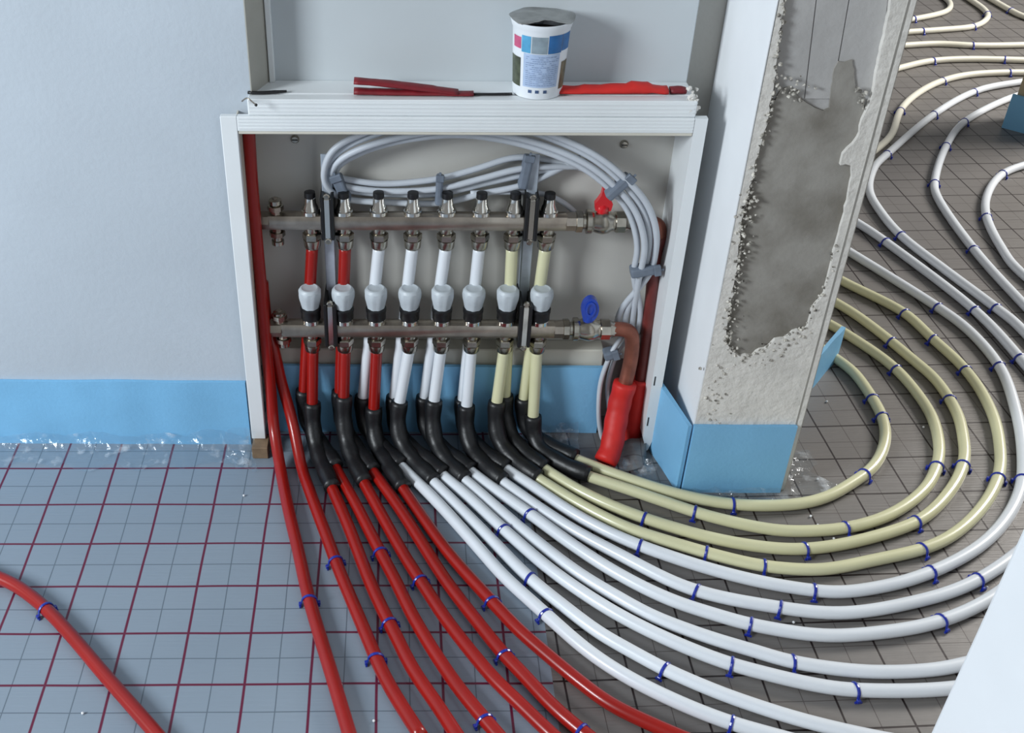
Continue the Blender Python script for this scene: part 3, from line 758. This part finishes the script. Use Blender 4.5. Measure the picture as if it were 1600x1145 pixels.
upper = [
 ('red', [(523, 729), (557, 790), (585, 845), (619, 909), (640, 953), (665, 997), (691, 1038), (722, 1082), (761, 1128), (790, 1162)], 'red pipe from the first upper port, fourth red pipe from the left'),
 ('red', [(581, 735), (620, 788), (655, 842), (691, 899), (717, 935), (748, 974), (783, 1018), (816, 1052), (860, 1100), (906, 1140), (940, 1166)], 'red pipe from the second upper port, sixth red pipe from the left'),
 ('white', [(625, 727), (683, 784), (733, 839), (762, 872), (790, 903), (851, 958), (916, 1015), (979, 1057), (1042, 1089), (1095, 1112), (1147, 1131), (1200, 1146), (1300, 1172), (1420, 1192)], 'white pipe from the third upper port, next to the red pipes'),
 ('white', [(690, 741), (733, 777), (766, 808), (807, 845), (859, 889), (911, 926), (964, 959), (1016, 986), (1069, 1010), (1137, 1036), (1200, 1053), (1250, 1065), (1335, 1078), (1490, 1075), (1620, 1045), (1780, 960), (1880, 820), (1860, 660), (1750, 550), (1600, 430), (1566, 389), (1542, 341), (1542, 306), (1562, 275), (1600, 258), (1680, 240)], 'white pipe from the fourth upper port, third white pipe counted from the red pipes'),
 ('white', [(733, 735), (782, 771), (827, 802), (886, 845), (948, 886), (1006, 918), (1058, 941), (1121, 961), (1180, 977), (1290, 993), (1400, 985), (1470, 970), (1530, 945), (1580, 912), (1660, 850), (1720, 760), (1700, 640), (1600, 518), (1555, 480), (1480, 424), (1409, 369), (1372, 325), (1358, 295), (1366, 262), (1387, 240), (1459, 179), (1523, 143), (1588, 129), (1680, 118)], 'white pipe from the fifth upper port, fifth white pipe counted from the red pipes'),
 ('white', [(788, 731), (824, 754), (886, 796), (936, 824), (986, 847), (1056, 872), (1121, 892), (1200, 911), (1300, 925), (1370, 918), (1430, 903), (1490, 878), (1540, 846), (1576, 805), (1596, 759), (1598, 707), (1589, 648), (1565, 578), (1520, 522), (1464, 479), (1333, 397), (1270, 360)], 'white pipe from the sixth upper port, next to the cream loops'),
 ('cream', [(848, 731), (903, 765), (953, 789), (1002, 808), (1052, 824), (1110, 840), (1180, 853), (1250, 858), (1327, 848), (1415, 823), (1457, 798), (1492, 756), (1507, 718), (1505, 683), (1495, 644), (1464, 595), (1429, 564), (1387, 529), (1345, 497), (1312, 476), (1265, 450)], 'cream pipe from the seventh upper port, second largest of the four cream loops'),
 ('cream', [(896, 716), (953, 738), (1002, 755), (1052, 770), (1110, 783), (1180, 790), (1250, 787), (1293, 776), (1327, 757), (1366, 728), (1383, 690), (1380, 655), (1362, 620), (1334, 581), (1306, 560), (1270, 535)], 'cream pipe from the eighth upper port, innermost of the four cream loops'),
]
MP = {'red': M_RED, 'white': M_WHITE, 'cream': M_CREAMP}
for i, (c, path, lab) in enumerate(lower):
    port_pipe(Vector((LX[i], LY, ZL - 0.045)), LS[i], -0.006, path, MP[c], lab, lab.split(',')[0])
for i, (c, path, lab) in enumerate(upper):
    port_pipe(Vector((UX[i], UY, ZU - 0.05)), US[i], 0.018, path, MP[c], lab, lab.split(',')[0])

# the two red pipes that come down inside the left edge of the cabinet
def riser_pipe(up3, floor_px, label, short, m=M_RED):
    fl = catmull(floor_pts(floor_px), 0.012, 4)
    t = thing('heating_pipe', label, 'pipe')
    pts = catmull(up3 + fl[::4], 0.011, 6)
    build('tube', tubem(pts, PR, 12), m, t, smooth=True)
    ALL_PIPES.append((fl, short, t))
riser_pipe([W(389, 205, 0.02) + Vector((0, 0, 0.02)), W(393, 278, 0.02), W(399, 351, 0.016), W(408, 449, 0.008), W(416, 540, -0.002), W(424, 620, -0.012), W(428, 670, -0.03)],
           [(439, 737), (452, 803), (465, 855), (480, 925), (500, 994), (519, 1056), (544, 1140), (556, 1180)],
           'red pipe running down inside the cabinet\'s left edge, leftmost of the bundle', 'leftmost red pipe of the bundle', M_RED)
riser_pipe([W(410, 440, 0.045), W(416, 500, 0.035), W(427, 540, 0.022), W(441, 603, 0.008), W(455, 650, -0.014)],
           [(471, 730), (492, 790), (513, 845), (529, 889), (547, 932), (570, 986), (588, 1030), (611, 1077), (647, 1133), (672, 1172)],
           'glossy red pipe beside the left cabinet edge, second of the bundle from the left', 'second red pipe from the left')
floor_pipe(catmull(floor_pts([(-120, 872), (-50, 884), (0, 903), (29, 917), (72, 951), (115, 997), (158, 1048), (201, 1097), (244, 1146), (275, 1185)]), 0.012, 4), M_RED,
           'lone red pipe crossing the lower left corner of the floor', 'lone red pipe at lower left')
# pipes that lie beyond the pillar
far = [
 ([(1330, 262), (1372, 231), (1394, 209), (1407, 172), (1432, 147), (1470, 127), (1518, 116), (1593, 113), (1680, 116)], 'cream-white pipe curving up behind the pillar towards the far pillar', 'pipe bending towards the far pillar'),
 ([(1350, 122), (1403, 107), (1455, 95), (1518, 92), (1600, 94), (1700, 98)], 'nearly straight cream-white pipe behind the pillar, third straight run from the top', 'third straight run beyond the pillar'),
 ([(1360, 75), (1411, 71), (1466, 68), (1523, 71), (1600, 70), (1700, 66)], 'nearly straight cream-white pipe behind the pillar, second straight run from the top', 'second straight run beyond the pillar'),
 ([(1370, 53), (1416, 50), (1475, 46), (1523, 41), (1544, 27), (1537, 14), (1514, -2), (1490, -20)], 'cream-white pipe behind the pillar bending sharply back at its right end', 'larger hairpin pipe at the top'),
 ([(1380, 36), (1420, 31), (1466, 22), (1483, 15), (1485, 5), (1477, -3), (1460, -14)], 'short cream-white pipe with a tight bend at the top edge, nearest the pillar', 'smaller hairpin pipe at the top'),
 ([(1520, -18), (1551, 0), (1579, 16), (1600, 26), (1660, 44)], 'cream-white pipe cutting across the top right corner of the floor', 'pipe in the top right corner'),
]
for px, lab, sh in far:
    floor_pipe(catmull(floor_pts(px), 0.02, 4), M_FARP, lab, sh)

# ------------------------------------------------------------------ blue pipe clips
bm = bmesh.new()
arc = [Vector((0, 0.0122 * math.cos(a), 0.0103 + 0.0122 * math.sin(a))) for a in [math.pi * k / 10 for k in range(11)]]
arc = [Vector((0, 0.0150, 0.0006)), Vector((0, 0.0130, 0.006))] + arc + [Vector((0, -0.0130, 0.006)), Vector((0, -0.0150, 0.0006))]
tube(bm, arc, 0.0014, 6, r2=0.0026, up=(0, 0, 1))
for s in (-1, 1):                                # barbed feet and the stub of the tacker bridge
    box(bm, -0.0030, 0.0030, s * 0.0150 - 0.0026, s * 0.0150 + 0.0026, 0.0002, 0.0075, 0.001)
    box(bm, -0.0055, 0.0055, s * 0.0155 - 0.0014, s * 0.0155 + 0.0014, 0.0002, 0.0030)
CLIP_ME = mesh_from(bm, 'pipe_clip', M_CLIP)
CLIPS = [(72, 947), (483, 937), (524, 876), (585, 1028), (603, 975), (592, 868), (655, 910), (785, 1030), (767, 942), (761, 1129), (908, 1139),
 (850, 962), (1143, 1130), (827, 902), (1045, 1047), (785, 832), (1137, 1038), (1242, 1034), (1333, 1078), (825, 804), (1167, 976), (1087, 923), (1214, 950), (1527, 908), (1000, 853), (1273, 924), (1455, 895), (1472, 969),
 (1098, 862), (1192, 886), (1440, 860), (1011, 811), (1255, 857), (1437, 818), (1506, 725), (1362, 622), (1375, 650), (1350, 743), (1392, 532), (1400, 576), (1481, 623), (1457, 529), (1509, 581), (1466, 731), (1559, 747), (1561, 573), (1592, 561), (1527, 487), (1409, 489), (1596, 749), (1322, 826), (1145, 786), (1087, 801),
 (1467, 480), (1556, 482), (1385, 380), (1409, 369), (1523, 391), (1461, 286), (1479, 229), (1507, 191), (1459, 179), (1387, 240), (1521, 143), (1472, 126), (1407, 172), (1455, 95), (1573, 93), (1573, 113), (1520, 71), (1444, 48), (1522, 41), (1542, 338), (1566, 273), (1427, 29), (1543, 22), (1579, 16)]
ORD = ['first', 'second', 'third', 'fourth', 'fifth', 'sixth', 'seventh', 'eighth', 'ninth', 'tenth', 'eleventh', 'twelfth', 'thirteenth']
on = {}
for px, py in CLIPS:
    g = G(px, py, PR)
    best = min(((p - g).length, i, k) for i, (pts, _, _) in enumerate(ALL_PIPES) for k, p in enumerate(pts))
    on.setdefault(best[1], []).append(best[2])
for i, ks in on.items():
    pts, short, _ = ALL_PIPES[i]
    ks.sort()
    for n, k in enumerate(ks):
        k0, k1 = max(0, k - 1), min(len(pts) - 1, k + 1)
        d = pts[k1] - pts[k0]
        o = link('pipe_clip', CLIP_ME)
        o.location = (pts[k].x, pts[k].y, 0.0)
        o.rotation_euler = (0, 0, math.atan2(d.y, d.x) + random.uniform(-0.22, 0.22))
        where = 'the only clip on it' if len(ks) == 1 else ORD[n] + ' clip along it'
        tag(o, 'blue clip on ' + short + ', ' + where, 'pipe clip', 'blue pipe clips on the floor')

# ------------------------------------------------------------------ supply and return connections at the right
t = thing('insulated_pipe', 'bright red insulated pipe under the blue-handled valve', 'pipe')
ip = catmull([W(977, 598, 0.003), W(966, 640, -0.008), G(955, 700, 0.03), G(945, 722, 0.012)], 0.006, 1)
build('insulation', tubem(ip, [0.0215 * (1 + 0.03 * math.sin(k * 1.1)) for k in range(len(ip))], 16), M_REDFOAM, t, smooth=True)
t = thing('insulated_pipe', 'dark red riser pipe along the right side of the cabinet', 'pipe')
rp = catmull([Vector((RIX, UY + 0.002, ZU - 0.025)), W(1024, 400, 0.043), W(1016, 480, 0.04), W(1006, 560, 0.034), W(996, 620, 0.028), W(990, 660, 0.024)], 0.008, 2)
build('tube', tubem(rp, 0.0115, 12), mat('brown_red_pipe', srgb(112, 46, 42), 0.4, var=0.25, scale=40), t, smooth=True)
ip2 = catmull([W(1000, 592, 0.031), W(994, 632, 0.026), W(986, 690, 0.015), W(983, 700, 0.012)], 0.006, 1)
build('insulation', tubem(ip2, [0.0185] * len(ip2), 14), M_REDFOAM, t, smooth=True)

# ------------------------------------------------------------------ grey cables looped over the manifolds
CY = 0.052
loop_px = [(985, 500), (990, 470), (1002, 430), (1010, 395), (1010, 365), (997, 325), (968, 290), (925, 255), (868, 228), (800, 207), (720, 196), (640, 203), (575, 220), (532, 241), (515, 264), (516, 284), (540, 296), (600, 302), (685, 299), (750, 283), (822, 266), (885, 256)]
LOOP_Y = [0.045, 0.040, 0.022, 0.012, 0.008, 0.008, 0.010, 0.016, 0.024, 0.030, 0.034, 0.038, 0.042, 0.045, 0.050, 0.054, 0.056, 0.058, 0.058, 0.058, 0.060, 0.066]
base = [W(x, y, yy) for (x, y), yy in zip(loop_px, LOOP_Y)]
names = ['outermost', 'second from the outside', 'second from the inside', 'innermost']
for k in range(4):
    off = (k - 1.5) * 0.0112 * (1.0 + 0.0)
    pts = []
    for i, p in enumerate(base):
        a, b = base[max(i - 1, 0)], base[min(i + 1, len(base) - 1)]
        tt = (b - a); tt.y = 0; tt.normalize(); nn = Vector((-tt.z, 0, tt.x))   # towards the outside is negative offset
        f = 1.0 if i > 3 else (0.9, 0.75, 0.8, 0.9)[i]
        if i in (14, 15): f = 0.55
        if 17 < i < 21: f = 1.35
        q = p + nn * (off * f)
        q.y += (0.005 if k % 2 else -0.004) + 0.004 * math.sin(i * 0.8 + k)
        pts.append(q)
    # the tails fan out behind the lower valve
    tail = W(964 + k * 11, 520, 0.048); tail2 = W(969 + k * 10.5, 485, 0.040)
    pts = [tail, tail2] + pts[2:]
    pts[-1] = W(908 + k * 7, 246 + k * 7, 0.068)
    c = catmull(pts, 0.008, 5)
    tag(build('cable', tubem(c, 0.0056, 8), M_CABLE, smooth=True), 'grey cable of the looped bundle, %s at the right bend' % names[3 - k], 'cable', 'looped grey cables')
c = catmull([W(735, 302, 0.058), W(790, 300, 0.06), W(850, 303, 0.062), W(888, 322, 0.064), W(912, 350, 0.066)], 0.008, 2)
tag(build('cable', tubem(c, 0.0049, 8), M_CABLE, smooth=True), 'loose grey cable end drooping behind the eighth upper valve', 'cable')
for k, (lab, px) in enumerate((('grey cable dropping to the floor, left of the pair behind the red insulated pipe', [(972, 525), (955, 552), (938, 600), (936, 660), (946, 704)]),
                               ('grey cable dropping to the floor, right of the pair behind the red insulated pipe', [(980, 530), (962, 556), (950, 600), (952, 640), (958, 680)]))):
    ys = [0.034, 0.024, 0.020, 0.012, 0.0]
    c = catmull([W(x, y, yy + 0.012 * k) for (x, y), yy in zip(px, ys)], 0.006, 2)
    c = [Vector((p.x, p.y, max(p.z, 0.006))) for p in c]
    tag(build('cable', tubem(c, 0.0045, 8), M_CABLE, smooth=True), lab, 'cable', 'cables behind the insulated pipe')
def tie(px, py, ang, w, label, h=0.012, Y=CY):
    p = W(px, py, Y)
    bm = bmesh.new()
    box(bm, -w / 2, w / 2, -0.0125, 0.0125, -h / 2, h / 2, 0.004, 2)
    box(bm, w / 2 - 0.006, w / 2 + 0.006, -0.0155, -0.008, -h / 2 - 0.001, h / 2 + 0.001, 0.001)
    box(bm, w / 2, w / 2 + 0.011, -0.0125, -0.011, -0.0018, 0.0018)
    o = build('cable_tie', bm, M_TIE)
    o.location = p; o.rotation_euler = (0, -math.radians(ang), 0)
    tag(o, label, 'cable tie', 'cable ties on the grey bundle')
tie(966, 291, 48, 0.050, 'dark grey tie on the cable bundle above the red valve handle', 0.016, 0.010)
tie(1005, 421, 12, 0.046, 'dark grey tie on the cable bundle beside the right frame', 0.018, 0.017)
tie(821, 268, 82, 0.058, 'dark grey tie on the cable bundle at the right bracket', 0.016)
tie(686, 296, 88, 0.052, 'dark grey tie on the cable bundle above the fifth upper valve')
tie(534, 294, 110, 0.050, 'dark grey tie on the cable bundle at the left bracket', 0.018)
tie(952, 552, 20, 0.022, 'pale grey tie on the cables beside the copper elbow', 0.018, 0.03)

# ------------------------------------------------------------------ yoghurt cup on the ledge
cb = W(838, 150, 0.022)
cup = thing('yoghurt_cup', 'printed white yoghurt cup with torn foil lid on the ledge', 'cup', (cb.x, 0.020, LEDGE_Z))
H = 0.117
def cr_(h): return 0.0390 + (0.0448 - 0.0390) * min(1, h / 0.112)
bm = bmesh.new()
lathe(bm, [(0.0, 0.004), (0.034, 0.004), (0.036, 0.0), (0.0385, 0.0008), (0.0392, 0.006), (cr_(0.03), 0.03), (cr_(0.07), 0.07), (cr_(0.104), 0.104), (0.0460, 0.108), (0.0480, H - 0.002), (0.0480, H), (0.0460, H), (0.0440, 0.104), (0.036, 0.008), (0.0, 0.006)], 40)
build('cup_body', bm, M_CUP, cup, auto=40)
face = math.atan2(-CAM_D - 0.02, -cb.x)
def patch(name, a0, a1, h0, h1, m, lift=0.0004, wav=0.0):
    bm = bmesh.new(); n = max(2, int(abs(a1 - a0) / 5)); rows = []
    for k in range(n + 1):
        a = face + math.radians(a0 + (a1 - a0) * k / n)
        col = []
        for h in (h0, (h0 + h1) / 2, h1):
            for rr in (cr_(h) + lift,):
                col.append(bm.verts.new((rr * math.cos(a), rr * math.sin(a), h)))
        rows.append(col)
    for a, b in zip(rows, rows[1:]):
        for k in range(2): bm.faces.new((a[k], b[k], b[k + 1], a[k + 1]))
    return build(name, bm, m, cup, smooth=True)
patch('print_band', -66, -42, 0.078, 0.096, M_INK['pink'])
patch('print_band', -40, -19, 0.074, 0.100, M_INK['sky'])
patch('print_band', -17, 15, 0.074, 0.100, M_INK['grey'])
patch('print_band', 17, 48, 0.074, 0.102, M_INK['blue'])
patch('print_band', 49, 78, 0.076, 0.102, M_INK['blue'])
patch('print_panel', -34, 46, 0.020, 0.073, M_INK['pale'], 0.0003)
patch('print_picture', -78, -42, 0.018, 0.064, M_INK['dark'])
patch('print_picture', 54, 84, 0.014, 0.058, M_INK['olive'])
bm = bmesh.new(); rnd = random.Random(5)
for r_ in range(15):                              # rows of small print too fine to read
    h = 0.068 - r_ * 0.0032; a = -28
    while a < 38:
        w = rnd.uniform(3, 9)
        if rnd.random() < 0.85:
            q = []
            for (aa, hh) in ((a, h), (a + w, h), (a + w, h + 0.0011), (a, h + 0.0011)):
                an = face + math.radians(aa); rr = cr_(hh) + 0.0007
                q.append(bm.verts.new((rr * math.cos(an), rr * math.sin(an), hh)))
            bm.faces.new(q)
        a += w + 1.6
tag(build('small_print', bm, M_INK['line'], cup), kind='stuff')
for a0 in (-20, -4, 14):
    patch('print_mark', a0, a0 + 8, 0.011, 0.016, M_INK['navy'], 0.0006)
bm = bmesh.new()                                  # foil lid, torn open towards the room
n = 48; rim = []; cen = bm.verts.new((0, 0.004, H + 0.0030)); ring2 = []
for k in range(n):
    a = 2 * math.pi * k / n
    dd = (a - (face + 0.15) + math.pi) % (2 * math.pi) - math.pi
    rr = 0.0505 + 0.0010 * math.sin(5 * a)
    if abs(dd) < 0.8: rr *= 0.70 + 0.30 * (abs(dd) / 0.8) ** 4 + 0.03 * math.sin(dd * 17)
    zz = H + 0.0015 + 0.0016 * math.sin(4 * a + 1) + (0.004 * (1 - abs(dd) / 0.9) if abs(dd) < 0.9 else 0)
    rim.append(bm.verts.new((rr * math.cos(a), rr * math.sin(a), max(zz, H + 0.0004))))
    ring2.append(bm.verts.new((rr * 0.6 * math.cos(a), rr * 0.6 * math.sin(a), H + 0.0022 + 0.001 * math.sin(3 * a))))
for k in range(n):
    q = (k + 1) % n
    bm.faces.new((rim[k], rim[q], ring2[q], ring2[k])); bm.faces.new((ring2[k], ring2[q], cen))
lid = build('foil_lid', bm, M_ALU, cup, smooth=True)
lid.modifiers.new('thickness', 'SOLIDIFY').thickness = 0.0006
bm = bmesh.new(); lathe(bm, [(0.0, 0.092), (0.0425, 0.092), (0.0425, 0.093), (0.0, 0.0935)], 24)  # dark disc inside the cup: shade of the opening put into colour
build('cup_shade_disc', bm, mat('cup_shade_brown', srgb(60, 44, 36), 0.6), cup)

# ------------------------------------------------------------------ red insulation offcuts on the ledge, and a strip drawn for its dark gap
def scrap(px, Y, rads, flat, label, m=M_REDFOAM, depth=0.012):
    P = catmull([W(x, y, Y) for x, y in px], 0.008, 1)
    n = len(P)
    rr = [rads[min(len(rads) - 1, int(i / n * len(rads)))] * (1 + 0.12 * noise.noise(Vector((i * 0.5, Y * 40, 0)))) for i in range(n)]
    P = [Vector((p.x, p.y, max(p.z, LEDGE_Z + r + 0.0004))) for p, r in zip(P, rr)]
    tag(build('offcut_or_gap_strip', tubem(P, rr, 10, r2=[depth] * n, up=(0, 0, 1)), m, smooth=True), label, 'insulation', 'red insulation offcuts on the ledge')
M_DRF = mat('dark_red_insulation', srgb(128, 22, 34), 0.55, var=0.3, scale=40)
scrap([(553, 126), (600, 130), (660, 137), (716, 144)], 0.002, [0.0042, 0.0046, 0.0046, 0.0035], 1, 'dark red insulation strip with its left end raised off the ledge', M_DRF)
scrap([(553, 142), (620, 144), (700, 146), (740, 147)], 0.000, [0.0048, 0.0045, 0.004, 0.0028], 1, 'dark red insulation strip lying flat under the raised one', M_DRF, 0.010)
scrap([(872, 149), (930, 145), (985, 143), (1020, 138), (1042, 145)], 0.012, [0.0050, 0.0062, 0.0068, 0.0090, 0.0055], 1, 'bright red insulation offcut on the ledge right of the cup', M_REDFOAM, 0.014)
scrap([(1046, 146), (1058, 145), (1070, 147)], 0.012, [0.0052, 0.006, 0.0045], 1, 'short dark red offcut at the right end of the ledge', M_DRF, 0.010)
sl = catmull([W(738, 148, 0.0), W(770, 149, 0.0), W(800, 150, 0.002)], 0.008)
sl = [Vector((p.x, p.y, LEDGE_Z + 0.0022)) for p in sl]
tag(build('offcut_or_gap_strip', tubem(sl, 0.0018, 6, r2=0.004), M_BLACK, smooth=True), 'thin black strip on the ledge left of the cup', 'strip')
sl = [Vector((x, 0.003 + 0.004 * math.sin(x * 60), LEDGE_Z + 0.0032)) for x in [W(388, 148, 0.0).x + 0.006 * k for k in range(11)]]
tag(build('offcut_or_gap_strip', tubem(sl, [0.0028] * 8 + [0.002, 0.0015, 0.001], 6, r2=0.004), M_BLACK, smooth=True), 'short black strip for the dark ledge gap by the bent nail', 'strip')  # added black strip stands in for the dark gap at the ledge's left end

# ------------------------------------------------------------------ white foam crumbs scattered on the floor
bm = bmesh.new(); bmesh.ops.create_icosphere(bm, subdivisions=1, radius=0.0024)
CR_ME = mesh_from(bm, 'foam_crumb', M_STYRO)
for px, py, lab in ((129, 1114, 'white foam crumb near the lone red pipe at lower left'), (533, 1069, 'white foam crumb beside the leftmost red pipe of the bundle'), (584, 1126, 'white foam crumb between the red pipes at the bottom edge'),
                    (381, 774, 'white foam crumb on the grid left of the red bundle'), (1443, 667, 'white foam crumb inside the second smallest cream loop'), (1303, 841, 'white foam crumb below the second smallest cream loop'),
                    (1267, 806, 'white foam crumb under the innermost cream loop, upper'), (1278, 820, 'white foam crumb under the innermost cream loop, lower'), (1542, 917, 'white foam crumb near the white wall corner'),
                    (1292, 627, 'white foam crumb beside the pillar foot'), (1240, 972, 'white foam crumb between the white pipes at right'), (1278, 748, 'white foam crumb on the film right of the pillar')):
    o = link('foam_crumb', CR_ME); g = G(px, py, 0.0024); o.location = g
    tag(o, lab, 'crumb', 'white foam crumbs')
